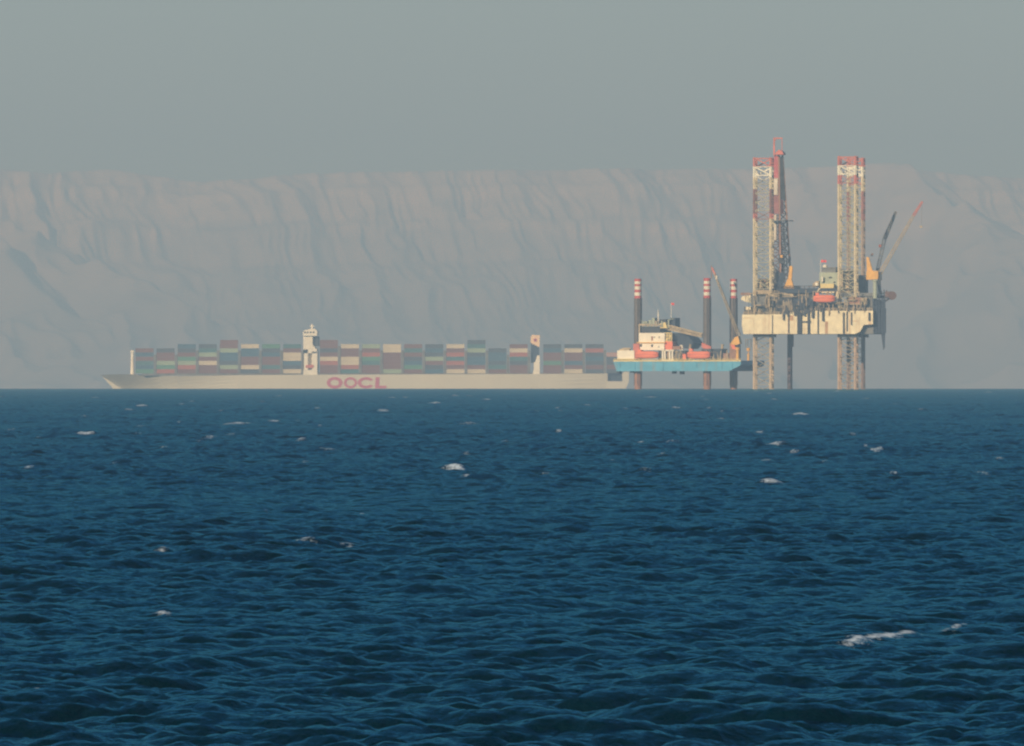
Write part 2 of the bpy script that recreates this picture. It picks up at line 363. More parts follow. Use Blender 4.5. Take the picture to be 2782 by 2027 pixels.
def build_hills():
    D0 = 27000.0  # hills pushed back along the line of sight and enlarged about the camera
    ridge = [(-700,470),(-300,452),(0,444),(60,452),(123,457),(200,447),(282,444),(330,450),(368,457),(515,479),(600,477),(687,472),(798,458),(900,455),(1000,454),(1104,452),(1350,448),(1841,444),
             (2209,443),(2442,442),(2540,450),(2650,462),(2782,470),(3000,490),(3600,520)]
    rx = np.array([(p - 1391) / F * D0 for p, _ in ridge]); rz = np.array([EYE + (ROW0 - r) / F * D0 for _, r in ridge])
    nx, ny = 1900, 480
    FOOT = 24700.0; DEP = 2700.0; BASE = -110.0
    xs = np.linspace(-3600, 3600, nx); ys = np.linspace(24200, 28600, ny)
    X, Y = np.meshgrid(xs, ys, indexing='ij')
    def rid(lx, ly, sd): return 1 - np.abs(2 * value_noise(U / lx + sd * 7.3, Y / ly + sd * 3.1, sd) - 1)
    def nz(l, sd): return value_noise(X / l + sd * 5.7, Y / l + sd * 2.3, sd) - .5
    H = np.interp(X, rx, rz) - BASE
    t = (Y - FOOT) / DEP                      # 0 at the foot, 1 at the rim
    warp = 130 * nz(420, 1) + 60 * nz(150, 2) + 26 * nz(60, 9)
    U = X + 0.20 * (Y - FOOT) + .7 * warp
    R1, R2, R3, R4, R5 = rid(520, 2600, 3), rid(230, 900, 4), rid(105, 380, 5), rid(48, 170, 6), rid(24, 90, 8)
    spurs = .50 * R1 + .28 * R2 + .14 * R3
    R6 = rid(12, 150, 10)
    tt = t + 0.075 * (spurs - .5) + 0.013 * (R3 - .5) + .009 * (R4 - .5) + .006 * (R5 - .5) + .04 * nz(300, 12)
    prof = np.interp(tt, [-.3, 0, .25, .50, .70, .78, .81, .86, .875, .92, .93, .96, 1.05, 1.6], [0, .0, .05, .20, .44, .60, .63, .78, .80, .93, .94, .995, 1.0, 1.0])
    Z = H * prof
    amp = np.interp(tt, [-.05, .25, .55, .80, .95, 1.0], [0, .12, .7, .75, .4, 0])
    Z += 0.42 * amp * (14 * (R2 - .5) + 18 * (R3 - .5) + 17 * (R4 - .5) + 12 * (R5 - .5) + 6 * (R6 - .5) + 7 * nz(38, 15) + 6 * nz(17, 16))
    def spur(pxa, rowa, ya, pxb, rowb, yb, w):
        nonlocal Z
        ax, az = (pxa - 1391) / F * ya, EYE + (ROW0 - rowa) / F * ya
        bx, bz = (pxb - 1391) / F * yb, EYE + (ROW0 - rowb) / F * yb
        dx, dy = bx - ax, yb - ya; L2 = dx * dx + dy * dy
        k = np.clip(((X - ax) * dx + (Y - ya) * dy) / L2, -0.5, 1.3)
        d = np.hypot(X - ax - k * dx, Y - ya - k * dy) / (w * (1 + .7 * (R2 - .5) + .5 * (R3 - .5) + .9 * nz(260, 20)))
        top = az + (bz - az) * k - BASE
        Z = np.maximum(Z, top * np.exp(-d ** 1.3) + np.exp(-d) * (40 * (R3 - .5) + 22 * (R4 - .5) + 24 * nz(110, 21)))
    spur(-300, 480, 26600, 350, 760, 25300, 330)
    spur(-100, 620, 25700, 330, 960, 24850, 420)
    spur(2440, 446, 26800, 2900, 760, 25200, 360)
    Z = np.minimum(Z, H + 2)
    Z = np.where(Y < FOOT - 250, np.minimum(Z, 0), Z) + BASE - 6
    co = np.stack([X, Y, Z], -1).reshape(-1, 3).astype(np.float32)
    idx = np.arange(nx * ny).reshape(nx, ny)
    q = np.stack([idx[:-1, :-1], idx[1:, :-1], idx[1:, 1:], idx[:-1, 1:]], -1).reshape(-1, 4).astype(np.int32)
    me = bpy.data.meshes.new('hills')
    me.vertices.add(len(co)); me.vertices.foreach_set('co', co.ravel())
    me.loops.add(q.size); me.loops.foreach_set('vertex_index', q.ravel())
    me.polygons.add(len(q)); me.polygons.foreach_set('loop_start', np.arange(0, q.size, 4, dtype=np.int32))
    me.polygons.foreach_set('use_smooth', np.ones(len(q), dtype=bool)); me.update(calc_edges=True)
    o = bpy.data.objects.new('hills', me); COL.objects.link(o)
    tag(o, 'bare desert escarpment faded by haze beyond the gulf', kind='structure')
    rock = mat('desert_rock', (0.5, 0.36, 0.27), rough=0.95, var=0.25, scale=0.012, spec=0.1)
    # pale limestone cap, nearly level strata; foot coloured darker to imitate its fade into haze
    tr = rock.node_tree; bs = tr.nodes['Principled BSDF']
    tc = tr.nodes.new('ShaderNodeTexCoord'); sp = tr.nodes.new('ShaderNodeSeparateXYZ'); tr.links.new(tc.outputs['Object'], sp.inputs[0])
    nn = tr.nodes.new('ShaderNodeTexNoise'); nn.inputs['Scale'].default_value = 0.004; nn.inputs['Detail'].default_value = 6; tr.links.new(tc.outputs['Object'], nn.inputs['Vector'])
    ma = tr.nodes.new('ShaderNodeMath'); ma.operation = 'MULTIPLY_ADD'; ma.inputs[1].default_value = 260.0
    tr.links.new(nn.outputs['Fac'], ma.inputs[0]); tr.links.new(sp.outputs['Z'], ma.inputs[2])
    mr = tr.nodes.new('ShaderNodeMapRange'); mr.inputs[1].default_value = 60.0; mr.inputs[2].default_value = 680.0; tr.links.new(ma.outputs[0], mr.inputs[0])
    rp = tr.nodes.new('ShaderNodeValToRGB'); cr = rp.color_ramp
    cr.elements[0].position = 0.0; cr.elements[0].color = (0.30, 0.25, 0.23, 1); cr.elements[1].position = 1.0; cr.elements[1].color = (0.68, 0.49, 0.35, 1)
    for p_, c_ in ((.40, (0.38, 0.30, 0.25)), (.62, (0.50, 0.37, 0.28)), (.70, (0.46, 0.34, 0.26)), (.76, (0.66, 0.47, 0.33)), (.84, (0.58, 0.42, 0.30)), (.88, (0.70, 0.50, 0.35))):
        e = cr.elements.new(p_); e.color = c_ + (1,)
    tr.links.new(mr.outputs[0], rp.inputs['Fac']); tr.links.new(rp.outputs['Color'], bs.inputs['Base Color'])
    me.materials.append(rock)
build_hills()

# ------------------------------------------------------------------ the hazy air
hz = MB().box(-6500, 6500, -400, 29800, -130, 700).build('haze', 'grey_steel')
hz.data.materials.clear()
tag(hz, 'pale dusty air thickening towards the hills', kind='stuff')
hm = bpy.data.materials.new('haze_air'); hm.use_nodes = True
ht = hm.node_tree; ht.nodes.clear()
ho = ht.nodes.new('ShaderNodeOutputMaterial'); hv = ht.nodes.new('ShaderNodeVolumePrincipled')
hv.inputs['Color'].default_value = (0.45, 0.70, 1.0, 1); hv.inputs['Density'].default_value = 1.25e-4
hv.inputs['Absorption Color'].default_value = (0.207, 0.207, 0.207, 1)
hv.inputs['Anisotropy'].default_value = 0.0
ht.links.new(hv.outputs[0], ho.inputs['Volume']); hz.data.materials.append(hm)

ORD = ['first', 'second', 'third', 'fourth', 'fifth', 'sixth', 'seventh', 'eighth', 'ninth', 'tenth']

# ------------------------------------------------------------------ container ship
A = Site(990, 7900.0, 0)
ship = empty('container_ship', A.origin)
tag(ship, 'long white container ship stacked with containers on the hazy horizon', 'ship')

def build_ship():
    yh = 27.8
    # stations: deck px, waterline px, half breadth at deck, half breadth at waterline, deck row
    st = [(272, 330, 0.6, 0.3, 1019), (282, 336, 7, 0.8, 1018.3), (300, 346, 13.5, 2.5, 1017.5), (325, 360, 18.5, 5.5, 1017),
          (355, 380, 22, 9.5, 1017), (385, 405, 24, 13.5, 1017.5), (400, 422, 24.6, 16, 1020), (430, 450, 25.2, 19.5, 1021),
          (480, 490, yh, 22.8, 1021.5), (560, 565, yh, 25.0, 1021), (650, 650, yh, yh, 1019.5), (900, 900, yh, yh, 1018),
          (1200, 1200, yh, yh, 1017), (1500, 1500, yh, yh, 1016), (1650, 1650, yh, 25.2, 1015)]
    mb = MB(); rings = []
    for (pd, pw, bd, bw, row) in st:
        xd, xw, z = A.x(pd), A.x(pw), A.z(row)
        half = [(xw + 2, 0.2 * bw, -9), (xw, bw, -3), (xw, bw, 0)]
        for k in (0.25, 0.5, 0.75, 0.88, 1.0):
            e = k ** 1.25
            half.append((xw + (xd - xw) * k, bw + (bd - bw) * e, z * k))
        rings.append([(x, -y, zz) for x, y, zz in half] + [(x, y, zz) for x, y, zz in reversed(half)])
    mb.loft(rings)
    # stern below and aft of the mooring opening
    zt = A.z(1036); sp = [(A.x(1650), -8), (A.x(1685), -8), (A.x(1702), 2.0), (A.x(1707), 5.4), (A.x(1707), zt), (A.x(1650), zt)]
    mb.prism(sp, -yh + .4, yh - .4)
    mb.prism([(A.x(1690), zt), (A.x(1707.5), zt), (A.x(1707.5), A.z(1010.5)), (A.x(1694), A.z(1010)), (A.x(1689), A.z(1016))], -yh + .4, yh - .4)
    hull = mb.build('hull', 'ship_white', ship, smooth=False)
    b = MB(); A.box(b, 1650.4, 1689.8, 1004, 1035.6, -yh + 4.5, yh - 4.5); b.build('mooring_deck', 'navy_and_shade', ship)  # dark block paints in the shade of the mooring opening
    b = MB(); A.box(b, 390, 1648, 1012.6, 1020.5, -yh + 1.0, yh - 1.0); b.build('hatch_coaming', 'grey_steel', ship)
    # shipping line's name, raised magenta letters on the side
    mb = MB(); yf = -yh - 0.16
    def ring(cx, cy, rx, ry, t, a0=0, a1=360, sl=0.0):
        n = 28; P = []
        for i in range(n + 1):
            a = R(a0 + (a1 - a0) * i / n)
            for k in (1, 1 - t): P.append((A.x(cx + math.cos(a) * rx * k + (math.sin(a) * ry * k) * sl), A.z(cy - math.sin(a) * ry * k * (1 if k == 1 else .93))))
        for i in range(n):
            q = [P[2*i], P[2*i+2], P[2*i+3], P[2*i+1]]
            mb.add([(x, yf, z) for x, z in q] + [(x, yf + .3, z) for x, z in q], [(0,1,2,3),(7,6,5,4),(0,4,5,1),(1,5,6,2),(2,6,7,3),(3,7,4,0)])
    ring(911, 1040, 21.5, 15.5, .45)
    ring(954, 1040, 18, 15, .38)
    ring(996, 1040, 23, 15, .42, 35, 325)
    mb.prism([(A.x(1022), A.z(1025)), (A.x(1033), A.z(1025)), (A.x(1031), A.z(1048)), (A.x(1052), A.z(1048)), (A.x(1050), A.z(1055)), (A.x(1020), A.z(1055))], yf, yf + .3)
    mb.build('lettering', 'magenta_paint', hull)
    # foremast
    b = MB(); b.tube(A.p(360, 1018, -3), A.p(360, 952, -3), 1.5, 1.0); b.box(A.x(354.5), A.x(364.5), -4.5, -1.5, A.z(957), A.z(953))
    b.box(A.x(357), A.x(361), -4, -2, A.z(984), A.z(976)); b.build('foremast', 'white_paint', ship)
    # bridge tower
    b = MB()
    A.box(b, 826, 864, 1005.5, 1019, -yh + .2, yh - .2)
    A.box(b, 825.5, 838.5, 950, 1005, -yh + .6, yh - .6); A.box(b, 849.5, 864, 956, 1005, -yh + .6, yh - .6)
    A.box(b, 826, 863, 948, 960, -yh + .6, yh - .6)
    A.box(b, 838.6, 849.4, 960.4, 1004.6, -yh + 5, yh - 5)
    A.box(b, 826, 851, 913, 947.6, -yh + 1.2, yh - 1.2)
    b.prism([(A.x(825), A.z(913)), (A.x(863), A.z(913)), (A.x(864), A.z(900)), (A.x(856), A.z(893)), (A.x(830), A.z(897)), (A.x(824.5), A.z(904))], -yh - .5, yh + .5)
    b.prism([(A.x(851), A.z(947.6)), (A.x(860), A.z(947.6)), (A.x(851), A.z(936))], -yh + 1.2, yh - 1.2)
    tower = b.build('bridge_tower', 'white_paint', ship)
    b = MB(); A.box(b, 851.3, 866.5, 914.5, 940, -yh + 4, yh - 4); b.build('notch_shade', 'dark_steel', tower)  # dark box stands in for the shade in the tower notch
    b = MB(); b.tube(A.p(848, 893, -2), A.p(848, 880, -2), .9, .5); b.beam(A.p(842, 886, -2), A.p(854, 886, -2), .7); b.build('radar_mast', 'white_paint', tower)
    for px in (831, 838, 846, 854):
        b = MB(); A.box(b, px - 2.4, px + 2.4, 901.5, 905.5, -yh - .62, -yh - .48); b.build('window', 'window_glass', tower)
    # funnel casing
    b = MB(); A.box(b, 1450, 1466, 985, 1018, -yh + 1, yh - 1)
    b.prism([(A.x(1447), A.z(1018)), (A.x(1451), A.z(992)), (A.x(1459), A.z(966)), (A.x(1466), A.z(966)), (A.x(1466), A.z(1018))], -yh + .8, yh - .8)
    b.build('funnel_base', 'white_paint', ship)
    b = MB(); A.box(b, 1442.5, 1464.5, 926, 986, -yh + 3.5, yh - 3.5); b.build('exhaust_house', 'navy_and_shade', ship)
    b = MB(); b.prism([(A.x(1441.5), A.z(932)), (A.x(1465), A.z(944)), (A.x(1466.5), A.z(911.5)), (A.x(1446), A.z(910)), (A.x(1441.5), A.z(916))], -yh + 1.2, yh - 1.2)
    fun = b.build('funnel', 'funnel_cream', ship)
    b = MB()
    for i in range(5):
        a = R(90 + 72 * i); c = A.p(1454 + 3.0 * math.cos(a), 924 - 3.4 * math.sin(a), 0)
        b.tube((c.x, -yh + 1.0, c.z), (c.x, -yh + 1.3, c.z), .62, n=10)
    b.tube((A.x(1454), -yh + 1.0, A.z(924)), (A.x(1454), -yh + 1.3, A.z(924)), .55, n=10)
    b.build('emblem', 'magenta_paint', fun)
build_ship()

CC = {'C': ('cream', (0.60, 0.52, 0.37)), 'R': ('maroon', (0.19, 0.10, 0.09)), 'B': ('blue', (0.06, 0.13, 0.19)), 'D': ('dark grey blue', (0.08, 0.10, 0.125)),
      'T': ('teal', (0.07, 0.165, 0.175)), 'G': ('green', (0.10, 0.24, 0.165)), 'Y': ('pale green', (0.30, 0.38, 0.26)), 'O': ('orange red', (0.38, 0.13, 0.09)),
      'P': ('pinkish', (0.46, 0.27, 0.22))}
BAYS = [('bow', 372, 'RBRTBG'), ('', 0, 'DRRYGO'), ('', 0, 'BDRGYOR'), ('', 0, 'DTYRCRR'), ('', 0, 'RYBBDYR'), ('', 0, 'CBBRRCD'), ('', 0, 'GDBRRTR'), ('', 0, 'TRCCBDC'),
        ('bridge', 871, 'RRDRCORR'), ('', 0, 'CRRCCOT'), ('', 0, 'YROGTRR'), ('', 0, 'CCRRRRY'), ('', 0, 'RTRDBGR'), ('', 0, 'DBDYRDB'), ('', 0, 'CROTORC'), ('', 0, 'TYDBBRC'),
        ('', 0, 'DBBDTR'), ('', 0, 'RCOTDRR'), ('funnel', 1476, 'DBRRGRR'), ('', 0, 'DCRRBRC'), ('', 0, 'DODBDRD'), ('', 0, 'PDDRD')]
REF = {'bow': 'behind the foremast', 'bridge': 'behind the bridge tower', 'funnel': 'behind the funnel'}
SETBACK = {('bow', 4): 'R', ('bridge', 7): 'D'}
def build_containers():
    protos = {}
    Lc, Hc, Wc = 13.6, 3.14, 2.6
    lash = []
    for key, (nm, col) in CC.items():
        b = MB(); b.box(-Lc/2 + .18, Lc/2 - .18, -Wc/2 + .12, Wc/2 - .12, .15, Hc - .12)
        for sx in (-1, 1):
            for sy in (-1, 1): b.box(sx * Lc/2 - (.2 if sx > 0 else 0), sx * Lc/2 + (.2 if sx < 0 else 0), sy * Wc/2 - (.14 if sy > 0 else 0), sy * Wc/2 + (.14 if sy < 0 else 0), 0, Hc - .03)
        for sy in (-1, 1):
            y0 = sy * Wc/2 - (.14 if sy > 0 else 0)
            b.box(-Lc/2 + .2, Lc/2 - .2, y0, y0 + .14, 0, .16); b.box(-Lc/2 + .2, Lc/2 - .2, y0, y0 + .14, Hc - .15, Hc - .03)
        k = -Lc/2 + .5
        while k < Lc/2 - .5:
            b.box(k, k + .28, -Wc/2 + .05, -Wc/2 + .13, .16, Hc - .15); k += .62
        me = b.mesh('container'); me.materials.append(mat('container_' + nm.replace(' ', '_'), col, var=0.12, scale=0.15))
        protos[key] = me
    base = A.z(1014.4); ref = None; n = 0; px = 0
    for r, p, cols in BAYS:
        if r: ref, n, px = r, 0, p
        else: n += 1; px += 57.1
        cx = A.x(px + 24)
        for i, ch in enumerate(cols):
            tier = len(cols) - 1 - i
            o = bpy.data.objects.new('shipping_container', protos[ch]); COL.objects.link(o)
            o.location = A.origin + Vector((cx, -25.9 + rng.uniform(-.04, .04), base + tier * (Hc + .02)))
            tn = 'topmost' if i == 0 else 'bottom' if tier == 0 else ORD[i] + ' from the top'
            tag(o, f"{CC[ch][0]} container, {tn} in the {ORD[n]} stack {REF[ref]}", 'container', 'containers stacked along the ship')
        if (ref, n) in SETBACK:
            ch = SETBACK[(ref, n)]
            o = bpy.data.objects.new('shipping_container', protos[ch]); COL.objects.link(o)
            o.location = A.origin + Vector((cx, -25.9 + 2 * (Wc + .1), base + len(cols) * (Hc + .02)))
            tag(o, f"{CC[ch][0]} container set back on top of the {ORD[n]} stack {REF[ref]}", 'container', 'containers stacked along the ship')
            for tier in range(len(cols)): pass
        h = base + (len(cols) - 1.6) * Hc
        lash.append((A.x(px + 48 + 4.4), h))
    for x, h in lash:
        b = MB(); b.box(x - .8, x + .8, -26.9, 26.9, A.z(1016), h)
        for yy in (-27.2, 26.9): b.box(x - .95, x + .95, yy, yy + .3, A.z(1016), h + .4)
        b.build('lashing_bridge', 'grey_steel', ship)
build_containers()

# small things of the ship
def lifeboat(name, label, site, pxa, pxb, ra, rb, y, wid, material='orange_paint', sag=0.0, cockpit=0):
    """closed lifeboat lofted along its length; > canopy, keel_band"""
    xa, xb = site.x(pxa, y), site.x(pxb, y); za, zb = site.z(rb), site.z(ra); L = xb - xa; H = zb - za
    root = empty(name, site.world(((xa + xb) / 2, y, za)), site.th)
    def rings(z0, z1, hull):
        out = []
        for i in range(11):
            k = i / 10; e = (1 - abs(2 * k - 1) ** 3.2); w = wid / 2 * (0.25 + .75 * e)
            rise = (1 - e) * H * .16
            lo, hi = z0, z1
            if hull: lo = z0 + rise
            else: hi = z1 - (1 - e) * H * .25 - sag * H * math.sin(math.pi * k)
            x = -L / 2 + L * k; ring = []
            for j in range(12):
                a = math.pi * 2 * j / 12; c, s = math.cos(a), math.sin(a)
                ring.append((x, w * (abs(c) ** .45) * (1 if c > 0 else -1), (lo + hi) / 2 + (hi - lo) / 2 * (abs(s) ** .45) * (1 if s > 0 else -1)))
            out.append(ring)
        return out
    MB().loft(rings(0, H * .68, True)).build('boat_hull', material, root, smooth=True)
    can = MB().loft(rings(H * .30, H, False)).build('canopy', material, root, smooth=True)
    b = MB(); b.box(-L * .42, L * .42, -wid / 2 - .06, -wid / 2 + .2, H * .48, H * .52); b.build('fender', 'red_paint', root)
    if cockpit:
        b = MB(); x = L * .5 * cockpit; b.box(min(x * .5, x * .8), max(x * .5, x * .8), -wid * .25, wid * .25, H * .88, H * 1.14); b.build('cockpit', material, can)
    tag(root, label, 'lifeboat', 'orange lifeboats')
    return root
lifeboat('lifeboat', 'small red lifeboat tucked under the white bridge tower of the container ship', A, 829, 858, 991, 1001, -26.2, 3.0, 'red_paint')

# ------------------------------------------------------------------ blue jack-up barge
B = Site(1840, 5160.0, -24)
barge = empty('jackup_barge', B.origin, B.th)
tag(barge, 'blue jack-up barge raised on tubular legs with red and white tops', 'barge')
YF, YB = -15.0, 15.0          # front and back faces of its hull

def pbox(name, site, parent, px0, px1, r0, r1, y0, y1, material):
    b = MB(); site.box(b, px0, px1, r0, r1, y0, y1); return b.build(name, material, parent)

def rail(site, parent, px0, px1, r0, r1, y, material='pale_yellow', t=.3, step=10):
    b = MB(); x0, x1 = site.x(px0, y), site.x(px1, y); z0, z1 = site.z(r1), site.z(r0)
    n = max(2, int((x1 - x0) / 2.2))
    for i in range(n + 1):
        x = x0 + (x1 - x0) * i / n; b.box(x - t/2, x + t/2, y - t/2, y + t/2, z0, z1)
    for k in (.5, 1.0): b.box(x0, x1, y - t/2 + .01, y + t/2 - .01, z0 + (z1 - z0) * k - t * .4, z0 + (z1 - z0) * k + t * .4)
    return b.build('railing', material, parent)

def build_barge():
    z0, z1 = B.z(1008.5), B.z(980)
    xa, xb = B.x(1667, YF), B.x(2009, YF)
    h = MB(); h.prism([(xa, z1), (xa, z0 + 4.2), (xa + 1.6, z0), (xb - 6.5, z0), (xb - .6, z0 + 2.6), (xb, z0 + 3.4), (xb, z1)], YF, YB)
    hull = h.build('hull', 'blue_paint', barge)
    b = MB(); b.box(xa - .1, xb + .1, YF - .25, YF - .003, z1 - .4, z1 + .12); b.build('rubbing_strake', 'pale_yellow', hull)
    rail(B, barge, 1668, 2008, 975, 979.6, YF + .5, 'pale_yellow', .16)
    for px, w in ((1684, .5), (1725, .35), (1800, .6), (1890, .35), (1958, .5), (1985, .7)):
        b = MB(); b.box(B.x(px, YF) - w/2, B.x(px, YF) + w/2, YF - .32, YF - .02, z0 + rng.uniform(.2, 2.2), z1 - .8)
        b.build('fender', 'blue_paint', hull)
    for px in (1680, 1716, 1829, 1850):
        b = MB(); b.box(B.x(px, -9), B.x(px + 7, -9), -11, -8, z0 - rng.uniform(.8, 1.6), z0 - .02); b.build('spud_guide', 'navy_and_shade', hull)
    # legs
    red, whi, gry, low = (0.55, 0.09, 0.08), (0.80, 0.74, 0.6), (0.15, 0.125, 0.11), (0.36, 0.18, 0.11)
    def zz(r): return B.z(r)
    leg_m = banded('barge_leg_paint', [(0, low), (zz(1009), gry), (zz(811.5), red), (zz(804.5), whi), (zz(795.5), red), (zz(788.5), whi), (zz(779.5), red), (zz(773.5), whi), (zz(766), red)], 70)
    def leg(pxc, row, y, old=1):
        x = B.x(pxc, y); b = MB(); b.tube((x, y, -6), (x, y, B.z(row)), 1.78, n=24)
        for k in range(0, 26):
            pass
        lg = b.build('leg', leg_m, barge, smooth=False)
        r = MB()
        for a in (200, 290, 20, 110):
            c, s = math.cos(R(a)), math.sin(R(a)); r.beam((x + c * 1.8, y + s * 1.8, 2), (x + c * 1.8, y + s * 1.8, B.z(row) - 9.5), .3)
        r.build('rack', 'dark_steel', lg)
        return lg
    leg(1733.2, 757.5, -10); leg(1919.5, 756.5, -10.5); leg(1993, 758, 10.5)
    # jack houses round the legs
    pbox('jack_house', B, barge, 1720, 1736, 934, 975, -13.4, -7, 'red_paint')
    pbox('jack_house', B, barge, 1904, 1929, 948, 977, -13.2, -7, 'dark_steel')
    b = MB(); x0 = B.x(1904, -13.4); x1 = B.x(1929, -13.4); b.prism([(x0, B.z(931)), (x0, B.z(944)), (x0 + 1.3, B.z(948)), (x1, B.z(948)), (x1, B.z(942))], -13.4, -12.4); b.build('jack_frame', 'red_paint', barge)
    b = MB(); x0 = B.x(1982, 7); x1 = B.x(1998, 7); b.box(x0, x1, 7, 13.5, z1, B.z(932)); b.build('jack_house', 'rust_steel', barge)
    # accommodation
    dk = pbox('deckhouse', B, barge, 1733, 1804, 932, 951.5, -12.5, 4, 'white_paint')
    up = pbox('upper_deckhouse', B, barge, 1735, 1805, 904.8, 930, -12.2, 4, 'white_paint')
    b = MB(); B.box(b, 1729, 1806, 930, 932.2, -13.2, 4.5); b.build('gallery_deck', 'yellow_paint', barge)
    B_w = [(1739, 1743.5, 935, 942), (1768.5, 1773, 936, 943), (1788, 1790, 940, 944)]
    for a, c, r0, r1 in B_w: pbox('window', B, dk, a, c, r0, r1, -12.62, -12.4, 'window_glass')
    pbox('door', B, up, 1768.5, 1773.5, 914, 926.5, -12.32, -12.1, 'rust_steel')
    for a in (1775.5, 1788.5): pbox('window', B, up, a, a + 3, 914.5, 918, -12.32, -12.1, 'window_glass')
    pbox('stair_tower', B, barge, 1804.6, 1826, 928, 950, -11.5, -4, 'orange_paint')
    pbox('stair_landing', B, barge, 1806, 1824, 906, 927, -9.5, 0, 'grey_steel')
    b = MB()
    for px in (1806, 1812, 1818, 1824): b.beam(B.p(px, 928, -11), B.p(px, 905, -11), .45)
    for r in (905, 912, 920, 927): b.beam(B.p(1806, r, -11), B.p(1824, r, -11), .45)
    b.beam(B.p(1806, 927, -11.2), B.p(1824, 912, -11.2), .5); b.build('stair_frame', 'pale_yellow', barge)
    # dark house top with railing, clutter and wheelhouse
    pbox('roof_house', B, barge, 1739, 1793, 888, 904.6, -10.5, 3, 'dark_steel')
    rail(B, barge, 1736, 1795, 881.5, 888, -11.8, 'tan_steel', .35)
    b = MB(); b.beam(B.p(1737, 904, -12), B.p(1737, 882, -12), .6); b.beam(B.p(1736, 882, -12), B.p(1754, 882, -12), .7); b.build('awning_frame', 'tan_steel', barge)
    for a, c, r0, r1, m_ in ((1747, 1758, 873, 881.4, 'green_grey'), (1762, 1769, 870, 881.4, 'green_grey'), (1771, 1778, 864, 881.4, 'green_grey'), (1779, 1786, 872, 881.4, 'rust_steel')):
        pbox('roof_unit', B, barge, a, c, r0, r1, -9, -5, m_)
    b = MB(); b.tube(B.p(1788, 884, -8), B.p(1788, 842, -8), .38, .2, 8); b.beam(B.p(1785.5, 856, -8), B.p(1790.5, 856, -8), .3); b.build('radio_mast', 'white_paint', barge)
    wh = MB(); wh.prism([(B.x(1793, -11), B.z(892)), (B.x(1792.5, -11), B.z(879)), (B.x(1807, -11), B.z(876)), (B.x(1812, -11), B.z(892))], -11, -3); wh.build('wheelhouse', 'pale_yellow', barge)
    pbox('wheelhouse_roof', B, barge, 1791.5, 1808, 867.5, 875.8, -10.5, -2.5, 'dark_steel')
    pbox('crane_house', B, barge, 1820, 1834, 864, 893, -7, -1, 'navy_and_shade')  # shade on this tower is put into the navy colour
    b = MB(); b.beam(B.p(1816, 893, -9), B.p(1816, 869, -9), .7); b.beam(B.p(1816, 869, -9), B.p(1829, 866, -7), .5); b.build('gantry_frame', 'green_grey', barge)
    b = MB(); b.lattice(B.p(1814, 889, -8), B.p(1908, 912, -8), 2.1, 1.6, 18, .5, .32); b.build('stowed_boom', 'tan_steel', barge)
    b = MB(); b.prism([(B.x(1826, -6), B.z(905)), (B.x(1852, -6), B.z(908)), (B.x(1872, -6), B.z(917)), (B.x(1883, -6), B.z(932)), (B.x(1870, -6), B.z(948)), (B.x(1832, -6), B.z(944))], -6, 6); b.build('shaded_machinery', 'navy_and_shade', barge)  # navy colour carries the shadow on this house
    # white stair posts and small deck gear amidships
    b = MB()
    for px in (1800, 1806, 1819, 1826): b.beam(B.p(px, 979, -14), B.p(px, 950, -14), .8)
    b.beam(B.p(1797, 952, -14), B.p(1830, 952, -14), .8); b.beam(B.p(1797, 978.5, -14), B.p(1830, 978.5, -14), .7); b.build('boarding_frame', 'white_paint', barge)
    pbox('deck_store', B, barge, 1788, 1860, 953, 979.7, -12, -4, 'dark_steel')
    for a, c, r0, r1, m_ in ((1827, 1851, 941, 950, 'rust_steel'), (1846, 1853, 938, 952, 'white_paint'), (1812, 1817, 955, 972, 'rust_steel'), (1853, 1862, 962, 977, 'orange_paint'), (1836, 1846, 960, 978, 'grey_steel')):
        pbox('deck_locker', B, barge, a, c, r0, r1, -13.4, -12.3, m_)
    for px in (1874, 1960): 
        b = MB(); b.tube(B.p(px, 978, -9), B.p(px, 941, -9), 1.1, .6, 12); b.tube(B.p(px, 941, -9), B.p(px + 1.5, 936, -9), .6, .8, 12); b.build('vent_post', 'tan_steel', barge)
    pbox('winch_house', B, barge, 1930, 1959, 948, 979, -11, -4, 'navy_and_shade')
    pbox('pipe_basket', B, barge, 1962, 1998, 960, 979, -12, -7, 'rust_steel')
    r_ = random.Random(21); b = MB()
    for i in range(34):
        px = r_.uniform(1800, 1998); t0 = r_.uniform(948, 970); b.beam(B.p(px, 979, -13.6), B.p(px + r_.uniform(-2, 2), t0, -13.6), r_.uniform(.12, .35))
    for i in range(10):
        px = r_.uniform(1800, 1975); rr = r_.uniform(952, 974); b.beam(B.p(px, rr, -13.7), B.p(px + r_.uniform(8, 26), rr + r_.uniform(-2, 2), -13.7), r_.uniform(.12, .3))
    b.build('deck_piping', 'tan_steel', barge)
    b = MB()
    for i in range(22):
        px = r_.uniform(1738, 1800); b.beam(B.p(px, 888, -11.5), B.p(px + r_.uniform(-1, 1), r_.uniform(868, 884), -11.5), r_.uniform(.12, .3))
    b.build('antenna', 'green_grey', barge)
    # yellow pedestal crane and its long lattice boom
    cr = MB(); cr.tube(B.p(2001, 979, -12), B.p(2001, 944, -12), .75, n=12); cr.tube(B.p(2001, 952, -12), B.p(2001, 944, -12), 1.1, n=12); crane = cr.build('crane', 'yellow_paint', barge)
    b = MB(); b.prism([(B.x(1984, -12), B.z(936)), (B.x(1996, -12), B.z(917)), (B.x(2005, -12), B.z(914)), (B.x(2010, -12), B.z(934)), (B.x(2000, -12), B.z(938))], -13.4, -10.6); b.build('cab', 'yellow_paint', crane)
    b = MB(); b.prism([(B.x(1983, -12), B.z(934)), (B.x(1993, -12), B.z(936)), (B.x(1999, -12), B.z(949)), (B.x(1990, -12), B.z(950))], -13, -11); b.build('winch', 'orange_paint', crane)
